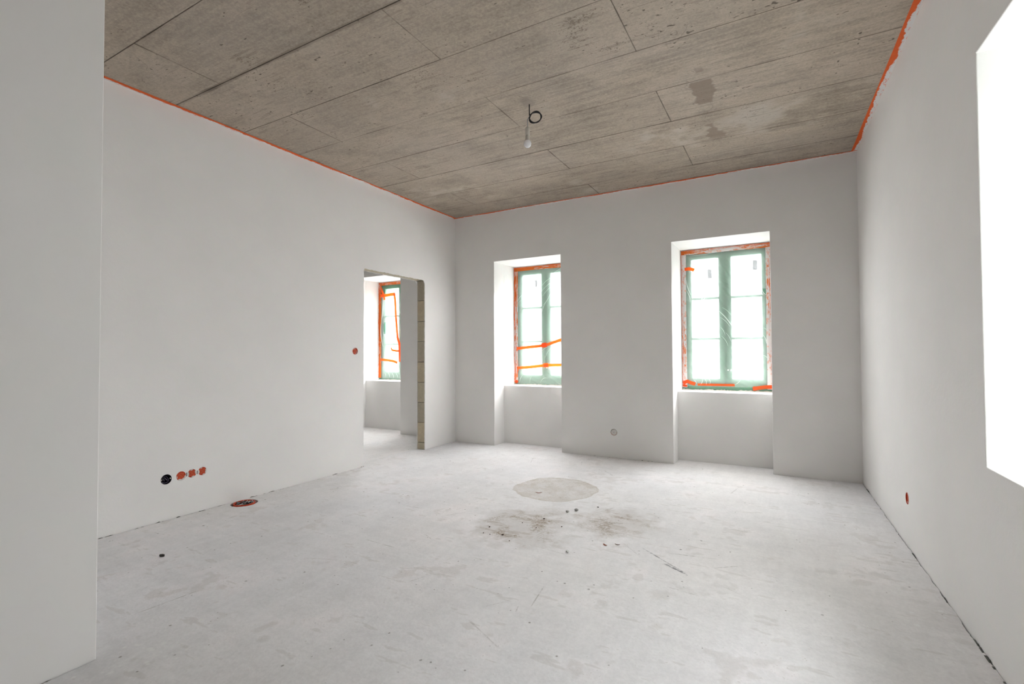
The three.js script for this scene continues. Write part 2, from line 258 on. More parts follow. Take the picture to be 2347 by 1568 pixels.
// grey foam strip standing unevenly in the joint between floor and walls
function foamStrip(n, place, L, seed, label, gaps = 0.35) {
  const a = noise1(seed), b = noise1(seed + 1), c = noise1(seed + 2), k = Math.round(L / 0.012), pos = [], idx = [];
  for (let i = 0; i <= k; i++) { const t = i / k * L, y = a(t * 4) < gaps ? -0.012 : -0.006 + 0.015 * b(t * 26) * c(t * 75), th = 0.003 + 0.004 * c(t * 6); for (const [d, yy] of [[0.0005, -0.06], [0.0005, y], [0.0005 + th, y], [0.0005 + th, -0.06]]) { const p = place(t, d); pos.push(p[0], yy, p[1]); } }
  for (let i = 0; i < k; i++) for (let s = 0; s < 3; s++) { const o = i * 4 + s; idx.push(o, o + 4, o + 1, o + 1, o + 4, o + 5); }
  const g = new THREE.BufferGeometry(); g.setAttribute('position', new THREE.Float32BufferAttribute(pos, 3)); g.setIndex(idx); g.computeVertexNormals();
  top(mesh('strip', g, M.foam), 'trim_' + n, label, 'edge strip', null, 'structure');
}
foamStrip(1, (t, d) => [d, 4.505 - t], 2.85, 301, 'dark foam edge strip along the foot of the wall with the doorway', 0.3);
foamStrip(2, (t, d) => [W - 0.002 - d + SL * t, t], 6.5, 305, 'dark foam edge strip along the foot of the wall with the deep bright opening', 0.42);
foamStrip(3, (t, d) => [1.556 + t, d], 1.297, 309, 'thin foam edge strip under the wall pier between the two niches', 0.55);
foamStrip(4, (t, d) => [1.526 + d, 4.515 + t], 2.0, 313, 'thin foam edge strip along the projecting smooth wall block', 0.5);

// ---------------------------------------------------------------- ceiling: slab and the imprint of every shuttering panel
{
  const ceil = new THREE.Group(); top(ceil, 'ceiling', 'raw board-marked concrete ceiling of staggered brownish grey panels', 'ceiling', null, 'structure');
  const s = span(-3.5, 5.5, 3.034, 3.35, -0.85, 6.9); mesh('slab', s, M.slab, ceil);
  const r = rng(401);
  for (let c = 0; c < 13; c++) {
    const xs = xJ(c), cuts = [-0.1, xs[0], xs[1], 4.82].filter((v, i, a) => i === 0 || v > a[i - 1] + 0.02);
    for (let p = 0; p + 1 < cuts.length; p++) {
      const g0 = 0.0004 + 0.0014 * r(), g1 = 0.0004 + 0.0014 * r(), z0 = zJ[c] + (c === 7 ? 0.004 : g0), z1 = zJ[c + 1] - (c === 0 || c === 2 ? 0.0035 : g1), dy = 0.002 * r();
      const g = rspan(cuts[p] + 0.0012 + 0.0012 * r(), cuts[p + 1] - 0.0012 - 0.0012 * r(), H + dy, 3.036, z0, z1, 0.0012);
      uvFrom(g, (x) => (x - CX0) / CXW, (x, y, z) => (z - CZ0) / CZW);
      mesh('panel', g, M.concrete, ceil);
    }
  }
}
// masking tape round the edge of the ceiling, its outer half under white wall paint
{
  const y = H - 0.0018, th = 0.0012, wd = 0.047;
  const strip = (p0, p1, inward, mat, label) => {   // p0 -> p1 along the wall, on the ceiling
    const a = V3(p0[0], 0, p0[1]), b = V3(p1[0], 0, p1[1]), nrm = V3(inward[0], 0, inward[1]), k = 60, pos = [], uv = [], idx = [], nz = noise1(p0[0] * 100 + 7);
    for (let i = 0; i <= k; i++) { const c = a.clone().lerp(b, i / k), w = wd + 0.003 * (nz(i * 0.4) - 0.5); for (const [d, yy, v] of [[0, y + th, 1], [0, y, 1], [w, y, 0], [w, y + th, 0]]) { pos.push(c.x + nrm.x * d, yy, c.z + nrm.z * d); uv.push(i / k, v); } }
    for (let i = 0; i < k; i++) for (let s = 0; s < 3; s++) { const o = i * 4 + s; idx.push(o, o + 1, o + 4, o + 1, o + 5, o + 4); }
    const g = new THREE.BufferGeometry(); g.setAttribute('position', new THREE.Float32BufferAttribute(pos, 3)); g.setAttribute('uv', new THREE.Float32BufferAttribute(uv, 2)); g.setIndex(idx); g.computeVertexNormals();
    top(mesh('tape', g, mat), 'ceiling_tape', label, 'masking tape', 'masking tape round the ceiling edge');
  };
  strip([0, 4.51], [0, 0.0485], [1, 0], tapeMat(501, 4.5, true, 0.48), 'orange masking tape where the ceiling meets the wall with the doorway');
  strip([0, 0], [W, 0], [0, 1], tapeMat(521, 4.5, true, 0.55), 'orange masking tape where the ceiling meets the two-window wall');
  strip([RX(0.0485), 0.0485], [RX(6.6), 6.6], [nR.x, nR.z], tapeMat(541, 6.6, true, 0.55), 'broad orange masking tape smeared white above the wall with the deep bright opening');
}

// ---------------------------------------------------------------- walls
const NICHE = [[0.617, 1.556, 2.38], [2.853, 3.79, 2.38]], SILL = 0.755;
{
  const a = poly([[-0.25, -0.07], [0.617, -0.07], [0.617, 2.38], [1.556, 2.38], [1.556, -0.07], [2.853, -0.07], [2.853, 2.38], [3.79, 2.38], [3.79, -0.07], [W + 0.3, -0.07], [W + 0.3, 3.034], [-0.25, 3.034]]);
  a.holes.push(pathOf(circlePts(2.199, 0.287, 0.037)));
  const b = poly([[-0.136, -0.07], [5.3, -0.07], [5.3, 3.034], [-0.136, 3.034]]);
  for (const [x0, x1, y1] of NICHE) b.holes.push(pathOf([[x0, SILL], [x1, SILL], [x1, y1], [x0, y1]]));
  const g = merge([slab(a, -0.258, 0, 0.004), slab(b, -0.75, -0.25)]);
  top(mesh('wall', g, M.paint), 'wall_back', 'white plastered outer wall with two tall window niches', 'wall', null, 'structure');
}
const DZ0 = 0.64, DZ1 = 1.652, DH = 2.10;
const LEFTBOX = [[3.539, 0.294, 0.036], [3.440, 0.297, 0.033], [3.364, 0.300, 0.031], [3.289, 0.301, 0.031], [1.771, 1.219, 0.036]];
{
  const grp = new THREE.Group(); top(grp, 'wall_left', 'white plastered partition wall with a rough open doorway', 'wall', null, 'structure');
  const skin = (seed, boxes) => {
    const r1 = rag(seed, 0.010, -0.006), r2 = rag(seed + 3, 0.008, -0.005), r3 = rag(seed + 5, 0.016, -0.010), pts = [[-4.55, -0.07], [-DZ1 - 0.004, -0.07]];
    for (let y = 0; y < DH; y += 0.02) pts.push([-DZ1 + r1(y * 2), y]);
    pts.push([-DZ1 + 0.006, DH - 0.01]);
    for (let z = DZ1 - 0.01; z > DZ0 + 0.02; z -= 0.018) pts.push([-z, DH + r3(z * 2) + 0.004]);
    pts.push([-DZ0 - 0.022, DH - 0.004], [-DZ0 - 0.004, DH - 0.03]);
    for (let y = DH - 0.05; y > 0; y -= 0.02) pts.push([-DZ0 - 0.002 + r2(y * 2 + 7) * 0.8, y]);
    pts.push([-DZ0, -0.07], [0.05, -0.07], [0.05, 3.034], [-4.55, 3.034]);
    const s = poly(pts); if (boxes) for (const [z, y, rr] of LEFTBOX) s.holes.push(pathOf(circlePts(-z, y, rr, 26, 0.05, Math.round(z * 1000)))); return s;
  };
  const core = poly([[-4.55, -0.07], [-DZ1 - 0.1, -0.07], [-DZ1 - 0.1, DH + 0.22], [-DZ0 + 0.1, DH + 0.22], [-DZ0 + 0.1, -0.07], [0.05, -0.07], [0.05, 3.034], [-4.55, 3.034]]);
  for (const [z, y, rr] of LEFTBOX) core.holes.push(pathOf(circlePts(-z, y, rr + 0.001, 24)));
  const g = merge([slab(skin(601, true), -0.012, 0), slab(core, -0.122, -0.0122)]).applyMatrix4(basisLeft());
  mesh('plaster', g, M.paint, grp);
  mesh('plaster', slab(skin(611, false), -0.135, -0.1222).applyMatrix4(basisLeft()), M.paint, grp);
  const ys = [-0.05, 0.085, 0.331, 0.581, 0.832, 1.083, 1.34, 1.592, 1.85, DH], r = rng(620), mats = [M.block, M.block2, M.block3];
  for (const side of [0, 1]) for (let i = 0; i + 1 < ys.length; i++) {
    const q = 0.002 * r(), z0 = side ? DZ1 - 0.001 + q : DZ0 - 0.099, z1 = side ? DZ1 + 0.099 : DZ0 + 0.001 - q;
    const bg = rspan(-0.1218, -0.0124, ys[i] + 0.0022, ys[i + 1] - 0.0022, z0, z1, 0.003);
    uvFrom(bg, (x, y, z) => (x + z) * 2 + i * 0.37, (x, y) => y * 2 + i * 0.21);
    mesh('block', bg, mats[(i * 2 + side) % 3], grp);
  }
  const lg = rspan(-0.1218, -0.0124, DH + 0.004, DH + 0.219, DZ0 - 0.099, DZ1 + 0.099, 0.003); uvFrom(lg, (x, y, z) => z * 2, (x, y) => (x + y) * 2);
  mesh('lintel', lg, M.block, grp);
}
{
  const s = poly([[-0.3, -0.07], [6.95, -0.07], [6.95, 3.034], [-0.3, 3.034]]);
  s.holes.push(pathOf([[2.851, 0.745], [4.10, 0.745], [4.10, 2.37], [2.851, 2.37]]));
  const g0 = s.clone(); g0.holes.push(pathOf(circlePts(1.5935, 0.291, 0.0355, 28, 0.03, 3)));
  const g = merge([slab(g0, -0.258, 0, 0.004), slab(s, -0.75, -0.25)]).applyMatrix4(basisRight);
  top(mesh('wall', g, M.paint), 'wall_right', 'white plastered outer wall with a deep bright window opening', 'wall', null, 'structure');
}
top(mesh('wall', rspan(-0.6, 1.525, -0.07, 3.034, 4.51, 6.9, 0.004, 2), M.paint), 'wall_corner', 'smooth white wall block projecting into the room', 'wall', null, 'structure');
top(mesh('wall', span(1.4, 5.5, -0.07, 3.034, 6.6, 6.9), M.paint), 'wall_front', 'white end wall of the room opposite the two windows', 'wall', null, 'structure');
// the next room
{
  const x0 = -2.04, x1 = -1.075, a = poly([[-3.5, -0.07], [x0, -0.07], [x0, 2.38], [x1, 2.38], [x1, -0.07], [-0.14, -0.07], [-0.14, 3.034], [-3.5, 3.034]]);
  const b = poly([[-3.5, -0.07], [-0.14, -0.07], [-0.14, 3.034], [-3.5, 3.034]]); b.holes.push(pathOf([[x0, SILL], [x1, SILL], [x1, 2.38], [x0, 2.38]]));
  const g = merge([slab(a, -0.258, 0, 0.004), slab(b, -0.72, -0.25)]).applyMatrix4(basisBack(-0.1));
  top(mesh('wall', g, M.paint), 'wall_back_next_room', 'white outer wall of the next room with one window niche', 'wall', null, 'structure');
  top(mesh('wall', span(-3.5, -3.2, -0.07, 3.034, -0.4, 3.8), M.paint), 'wall_left_next_room', 'far white side wall of the next room', 'wall', null, 'structure');
  top(mesh('wall', span(-3.5, -0.13, -0.07, 3.034, 3.5, 3.8), M.paint), 'wall_front_next_room', 'white end wall of the next room', 'wall', null, 'structure');
}

// ---------------------------------------------------------------- windows (local: x across, y up from the sill, z 0 = frame face, outside is -z)
const HW = 1.625;
function makeWindow(n, matrix, w, label, opened) {
  const o = new THREE.Group(); o.applyMatrix4(matrix); top(o, 'window_' + n, label, 'window', null, 'structure');
  const k = w / 0.937, U = (u) => u * k, h = HW;
  const bar = (x0, x1, y0, y1, z0, z1) => rspan(U(x0), U(x1), y0, y1, z0, z1, 0.003);
  mesh('window_frame', [bar(0, 0.052, 0, h, -0.075, 0), bar(0.885, 0.937, 0, h, -0.075, 0), bar(0.0, 0.937, h - 0.055, h, -0.075, 0), bar(0, 0.937, 0, 0.05, -0.085, 0.004), bar(0.05, 0.887, 0.045, 0.062, -0.07, 0.012)], M.green, o);
  for (const s of [0, 1]) {
    const a = s ? 0.474 : 0.046, b = s ? 0.891 : 0.4705, gx0 = s ? 0.527 : 0.102, gx1 = s ? 0.847 : 0.409;
    const sash = mesh('sash', [bar(a, gx0, 0.058, h - 0.05, -0.062, -0.006), bar(gx1, b, 0.058, h - 0.05, -0.062, -0.006), bar(gx0 - 0.01, gx1 + 0.01, 0.058, 0.135, -0.062, -0.006), bar(gx0 - 0.01, gx1 + 0.01, 1.515, h - 0.05, -0.062, -0.006),
      bar(gx0 - 0.006, gx0 + 0.006, 0.13, 1.52, -0.05, -0.016), bar(gx1 - 0.006, gx1 + 0.006, 0.13, 1.52, -0.05, -0.016)], M.green, o);
    for (const y of [0.590, 1.055]) mesh('muntin', bar(gx0 - 0.004, gx1 + 0.004, y - 0.0125, y + 0.0125, -0.05, -0.014), M.green, sash);
    for (const [y0, y1] of [[0.13, 0.582], [0.598, 1.047], [1.063, 1.518]]) mesh('pane', new THREE.PlaneGeometry(U(gx1 - gx0 + 0.006), y1 - y0).translate(U((gx0 + gx1) / 2), (y0 + y1) / 2, -0.034), M.glass, sash);
  }
  mesh('cover_strip', bar(0.476, 0.512, 0.062, h - 0.056, -0.006, 0.006), M.green, o);
  const hd = mesh('handle_boss', [new THREE.CylinderGeometry(0.008, 0.009, 0.014, 16).rotateX(Math.PI / 2).translate(U(0.494), 0.235, 0.013)], M.handle, o);
  mesh('handle_stub', [rspan(U(0.515), U(0.523), 0.215, 0.243, -0.006, 0.008, 0.003)], M.handle, hd);
  return o;
}
const winAt = (x, y, z) => new THREE.Matrix4().makeTranslation(x, y, z);
const m1 = winAt(0.617, SILL, -0.56), m2 = winAt(2.853, SILL, -0.56), m3 = winAt(-2.04, SILL, -0.66), m4 = basisRight.clone().multiply(winAt(2.851, 0.745, -0.56));
makeWindow(1, m1, 0.939, 'green casement window crossed by two loose strips of orange tape');
makeWindow(2, m2, 0.937, 'green casement window masked with film and white-smeared tape');
makeWindow(3, m3, 0.965, 'green casement window of the next room seen through the doorway');
makeWindow(4, m4, 1.249, 'green casement window in the deep opening of the side wall');

for (const [m, w, k, lean, h, z] of [[m1, 0.939, 0.44, 0.5, 1.3, 0.33], [m2, 0.937, 0.44, 0.5, 1.3, 0.33], [m3, 0.965, 0.55, 0.4, 1.3, 0.28], [m4, 1.249, 0.78, 0.75, 1.45, -0.60]]) windowLight(m, w, k, lean, h, z);

// ribbon of tape along a polyline in the window plane
function ribbon(pts, wd, z, uvl = 1) {
  const p = pts.map(([x, y, dz]) => V3(x, y, z + (dz || 0))), pos = [], uv = [], idx = [], n = p.length; let L = 0;
  for (let i = 0; i < n; i++) {
    if (i) L += p[i].distanceTo(p[i - 1]);
    const t = p[Math.min(n - 1, i + 1)].clone().sub(p[Math.max(0, i - 1)]); t.z = 0; t.normalize(); const nx = -t.y * wd / 2, ny = t.x * wd / 2;
    for (const [s, dz] of [[-1, 0], [1, 0], [1, 0.0007], [-1, 0.0007]]) { pos.push(p[i].x + nx * s, p[i].y + ny * s, p[i].z + dz); uv.push(L / uvl, s > 0 ? 1 : 0); }
  }
  for (let i = 0; i + 1 < n; i++) for (let s = 0; s < 4; s++) { const a = i * 4 + s, b = i * 4 + (s + 1) % 4; idx.push(a, b, a + 4, b, b + 4, a + 4); }
  const e = (n - 1) * 4; idx.push(0, 3, 2, 0, 2, 1, e, e + 1, e + 2, e, e + 2, e + 3);
  const g = new THREE.BufferGeometry(); g.setAttribute('position', new THREE.Float32BufferAttribute(pos, 3)); g.setAttribute('uv', new THREE.Float32BufferAttribute(uv, 2)); g.setIndex(idx); const q = g.toNonIndexed(); q.computeVertexNormals(); return q;
}
const wob = (x0, y0, x1, y1, seed, amp = 0.004, n = 14) => { const a = noise1(seed), b = noise1(seed + 3); return Array.from({ length: n + 1 }, (_, i) => { const t = i / n; return [mixf(x0, x1, t) + amp * (a(t * 5) - 0.5), mixf(y0, y1, t) + amp * (b(t * 5) - 0.5), 0.0025 * a(t * 9 + 20)]; }); };
// wrinkled sheet of thin plastic
function filmGeo(x0, x1, y0, y1, seed, dir, hole) {
  const nx = 56, ny = 96, a = noise1(seed, 256), b = noise1(seed + 1, 256), c = noise1(seed + 2, 256), pos = [], uv = [], idx = [];
  for (let j = 0; j <= ny; j++) for (let i = 0; i <= nx; i++) {
    const u = i / nx, v = j / ny, x = mixf(x0, x1, u), y = mixf(y0, y1, v), e = Math.min(1, 9 * u, 9 * (1 - u), 12 * v, 12 * (1 - v));
    const s = x * Math.cos(dir) + y * Math.sin(dir) + 0.05 * (a(y * 3) - 0.5), r1 = 1 - Math.abs(2 * b(s * 26 + 3) - 1), r2 = 1 - Math.abs(2 * c(s * 60 + 2 * a(x * 4 + y * 2)) - 1), env = a(x * 3.1 + y * 1.7 + 40);
    const near = Math.max(0, 1 - 5 * Math.min(v, 1 - u, u));   // gathers at the taped edges
    const rad = near * (1 - Math.abs(2 * c((u < 0.5 ? y : y + 3) * 30 + x * 15) - 1));
    pos.push(x, y, 0.010 + e * (0.010 * env * r1 * r1 + 0.004 * r2 * r2 + 0.008 * a(x * 2.2 + 9) * b(y * 1.3 + 5)) + 0.005 * rad); uv.push(u, v);
  }
  for (let j = 0; j < ny; j++) for (let i = 0; i < nx; i++) {
    const x = mixf(x0, x1, (i + 0.5) / nx), y = mixf(y0, y1, (j + 0.5) / ny);
    if (hole && Math.hypot((x - hole[0]) / hole[2], (y - hole[1]) / hole[3]) < 1) continue;
    const o = j * (nx + 1) + i; idx.push(o, o + 1, o + nx + 1, o + 1, o + nx + 2, o + nx + 1);
  }
  const g = new THREE.BufferGeometry(); g.setAttribute('position', new THREE.Float32BufferAttribute(pos, 3)); g.setAttribute('uv', new THREE.Float32BufferAttribute(uv, 2)); g.setIndex(idx); g.computeVertexNormals(); return g;
}
function masking(matrix, label, w, seed, cover, film, extra) {
  const o = new THREE.Group(); o.applyMatrix4(matrix); top(o, 'masking_film', label, 'plastic film', 'plastic film taped over the windows');
  for (const f of film) mesh('film', filmGeo(...f), M.film, o);
  const h = HW, side = tapeMat(seed, 1.6, false, cover[0]), topm = tapeMat(seed + 20, 1, false, cover[1]), rev = tapeMat(seed + 40, 1.6, true, 0.35);
  mesh('border_tape', ribbon(wob(0.030, 0.03, 0.030, h - 0.004, seed + 1), 0.052, 0.018, 1.6), side, o);
  mesh('border_tape', ribbon(wob(w - 0.030, h - 0.004, w - 0.030, 0.03, seed + 2), 0.052, 0.018, 1.6), side, o);
  mesh('border_tape', ribbon(wob(0.004, h - 0.030, w - 0.004, h - 0.030, seed + 3), 0.050, 0.0185, 1), topm, o);
  // strips on the plaster of the reveal: turned a quarter so that they lie on jamb and soffit
  const jamb = (x, sgn) => { const g = ribbon(wob(0, 0.03, 0, h - 0.002, seed + 5), 0.026, 0, 1.6); g.rotateY(sgn * Math.PI / 2); g.translate(x, 0, 0.028); return g; };
  mesh('reveal_tape', jamb(0.0042, 1), rev, o); mesh('reveal_tape', jamb(w - 0.0042, -1), rev, o);
  const sg = ribbon(wob(0.004, 0, w - 0.004, 0, seed + 6), 0.030, 0, 1); sg.rotateX(Math.PI / 2); sg.translate(0, h - 0.0055, 0.03); mesh('reveal_tape', sg, rev, o);
  extra(o); return o;
}
// narrow pleats where the film lies double: [x0, y0, x1, y1, width, bow]
function folds(o, list) {
  for (const [x0, y0, x1, y1, wd, bow = 0.01] of list) {
    const n = 12, pos = [], idx = [], L = Math.hypot(x1 - x0, y1 - y0), nx = -(y1 - y0) / L, ny = (x1 - x0) / L;
    for (let i = 0; i <= n; i++) { const t = i / n, q = bow * Math.sin(Math.PI * t), w = wd * Math.sin(Math.PI * (0.06 + 0.88 * t)), x = mixf(x0, x1, t) + nx * q, y = mixf(y0, y1, t) + ny * q; pos.push(x - nx * w / 2, y - ny * w / 2, 0.026, x, y, 0.026 + w * 0.7, x + nx * w / 2, y + ny * w / 2, 0.026); }
    for (let i = 0; i < n; i++) for (const s of [0, 1]) { const a = i * 3 + s; idx.push(a, a + 1, a + 3, a + 1, a + 4, a + 3); }
    const g = new THREE.BufferGeometry(); g.setAttribute('position', new THREE.Float32BufferAttribute(pos, 3)); g.setIndex(idx); g.computeVertexNormals(); mesh('fold', g, M.filmFold, o);
  }
}
const tapeOn = (o, pts, wd = 0.038, z = 0.031, mat = M.orange) => mesh('tape', ribbon(pts, wd, z, 0.5), mat, o);
masking(m1, 'clear film crossed by two loose orange tapes in the niche nearer the doorway wall', 0.939, 701, [0.45, 0.25], [[0.02, 0.92, 0.012, 1.60, 711, -0.55]], (o) => {
  folds(o, [[0.43, 1.34, 0.56, 1.44, 0.005], [0.42, 1.26, 0.60, 1.40, 0.004], [0.44, 1.20, 0.58, 1.33, 0.004], [0.45, 1.08, 0.56, 1.24, 0.006, -0.012], [0.43, 0.98, 0.50, 1.13, 0.004], [0.06, 1.15, 0.13, 1.24, 0.004], [0.06, 1.10, 0.12, 1.17, 0.003], [0.42, 0.46, 0.56, 0.53, 0.004], [0.47, 0.36, 0.55, 0.49, 0.004], [0.08, 0.03, 0.13, 0.13, 0.004], [0.24, 0.02, 0.27, 0.12, 0.003], [0.40, 0.03, 0.52, 0.10, 0.004, 0.03], [0.62, 0.06, 0.84, 0.05, 0.004, -0.04], [0.60, 1.50, 0.85, 1.60, 0.004]]);
  tapeOn(o, [[0.045, 0.495], [0.06, 0.495]], 0.055); tapeOn(o, [[0.05, 0.497], [0.20, 0.512], [0.395, 0.528], [0.475, 0.538, 0.004], [0.56, 0.56, 0.004], [0.72, 0.612], [0.90, 0.665]], 0.037, 0.033);
  tapeOn(o, [[0.43, 0.533], [0.50, 0.545]], 0.062, 0.039); tapeOn(o, [[0.045, 0.215], [0.065, 0.218]], 0.055);
  tapeOn(o, [[0.05, 0.228], [0.25, 0.243], [0.42, 0.262], [0.52, 0.272, 0.004], [0.70, 0.275], [0.90, 0.295]], 0.037, 0.033); tapeOn(o, [[0.455, 0.268], [0.525, 0.272]], 0.055, 0.039);
  tapeOn(o, [[0.02, 0.05], [0.045, 0.02]], 0.045, 0.022);
});
masking(m2, 'clear film with a short orange tab near its top and tape along its lower edge', 0.937, 741, [0.97, 0.55], [[0.045, 0.892, 0.045, 1.59, 751, 0.62, [0.885, 1.095, 0.05, 0.035]]], (o) => {
  folds(o, [[0.41, 0.90, 0.545, 0.72, 0.011, 0.008], [0.42, 0.83, 0.52, 0.72, 0.005], [0.44, 0.94, 0.53, 0.85, 0.004], [0.42, 0.72, 0.47, 0.62, 0.004], [0.43, 0.62, 0.50, 0.50, 0.004], [0.47, 0.66, 0.53, 0.55, 0.003], [0.06, 1.28, 0.11, 1.10, 0.008, -0.01], [0.06, 1.16, 0.10, 1.02, 0.005], [0.22, 1.04, 0.245, 1.075, 0.007, 0], [0.245, 1.038, 0.275, 1.07, 0.006, 0], [0.12, 1.04, 0.13, 1.07, 0.005, 0], [0.85, 0.62, 0.885, 0.50, 0.006], [0.85, 0.70, 0.89, 0.63, 0.004, 0.015], [0.86, 0.58, 0.89, 0.44, 0.004], [0.845, 0.40, 0.885, 0.36, 0.004], [0.845, 1.12, 0.89, 1.05, 0.008, -0.012], [0.22, 0.13, 0.20, 0.06, 0.004], [0.25, 0.13, 0.26, 0.06, 0.004], [0.29, 0.14, 0.30, 0.07, 0.004], [0.12, 0.12, 0.16, 0.07, 0.004], [0.62, 0.13, 0.55, 0.07, 0.004], [0.10, 1.555, 0.40, 1.57, 0.004, -0.006]]);
  tapeOn(o, [[0.045, 1.402, 0.004], [0.09, 1.405, 0.006], [0.125, 1.395, 0.012], [0.152, 1.38, 0.02]], 0.036, 0.03);
  tapeOn(o, [[0.17, 0.064], [0.35, 0.066], [0.56, 0.068]], 0.026, 0.024); tapeOn(o, [[0.01, 0.075], [0.06, 0.10], [0.10, 0.082], [0.145, 0.068]], 0.04, 0.024);
  tapeOn(o, [[0.74, 0.032], [0.80, 0.045], [0.86, 0.055], [0.93, 0.06]], 0.04, 0.024); tapeOn(o, [[0.755, 0.015], [0.765, 0.06]], 0.03, 0.027); tapeOn(o, [[0.008, 0.05], [0.055, 0.045]], 0.026, 0.021);
});
masking(m3, 'torn film hanging loose in orange tape on the window beyond the doorway', 0.965, 781, [0.18, 0.2], [[0.02, 0.95, 0.02, 1.42, 791, 0.25, [0.135, 0.86, 0.032, 0.10]]], (o) => {
  folds(o, [[0.10, 1.38, 0.06, 0.95, 0.02, 0.02], [0.07, 1.00, 0.10, 0.55, 0.016, -0.03], [0.16, 1.30, 0.20, 1.08, 0.006], [0.12, 0.76, 0.18, 0.60, 0.008], [0.30, 0.12, 0.34, 0.03, 0.006], [0.22, 0.12, 0.25, 0.04, 0.006], [0.38, 0.12, 0.43, 0.03, 0.006], [0.14, 0.12, 0.17, 0.05, 0.006]]);
  tapeOn(o, [[0.05, 1.56], [0.10, 1.45], [0.135, 1.36, 0.004], [0.15, 1.325, 0.006]], 0.034, 0.03); tapeOn(o, [[0.05, 1.40], [0.17, 1.40], [0.30, 1.41, 0.003], [0.375, 1.41]], 0.05, 0.034);
  tapeOn(o, [[0.36, 1.425], [0.38, 1.30], [0.395, 1.05], [0.42, 0.80], [0.435, 0.70]], 0.04, 0.036); tapeOn(o, [[0.43, 0.715], [0.445, 0.66], [0.475, 0.59]], 0.045, 0.038);
  tapeOn(o, [[0.478, 0.61], [0.485, 0.45], [0.49, 0.30]], 0.055, 0.039); tapeOn(o, [[0.49, 0.475], [0.40, 0.478], [0.31, 0.492], [0.295, 0.53]], 0.03, 0.036);
  tapeOn(o, [[0.06, 0.335], [0.22, 0.325], [0.34, 0.31], [0.425, 0.285]], 0.038, 0.034);
});
// rough bead of mortar between sill and frame
function bead(n, x0, x1, z, seed, label) {
  const a = noise1(seed), b = noise1(seed + 1), k = 60, pos = [], idx = [];
  for (let i = 0; i <= k; i++) { const x = mixf(x0, x1, i / k), hh = 0.004 + 0.014 * a(i * 0.9), dd = 0.02 + 0.022 * b(i * 0.7); for (const [y, zz] of [[SILL - 0.004, z - 0.01], [SILL + hh, z - 0.005], [SILL + hh * 0.8, z + dd * 0.4], [SILL + 0.001, z + dd], [SILL - 0.004, z + dd]]) pos.push(x, y, zz); }
  for (let i = 0; i < k; i++) for (let s = 0; s < 4; s++) { const o = i * 5 + s; idx.push(o, o + 1, o + 5, o + 1, o + 6, o + 5); }
  const g = new THREE.BufferGeometry(); g.setAttribute('position', new THREE.Float32BufferAttribute(pos, 3)); g.setIndex(idx); g.computeVertexNormals();
  top(mesh('bead', g, M.mortar), 'trim_' + n, label, 'mortar', null, 'structure');
}
bead(5, 0.62, 1.553, -0.55, 801, 'crumbly mortar bead on the sill under the window with two crossing tapes');
bead(6, 2.856, 3.787, -0.55, 805, 'crumbly mortar bead on the sill under the window with white-smeared tape');
bead(7, -2.037, -1.078, -0.65, 809, 'crumbly mortar bead on the sill of the next room');

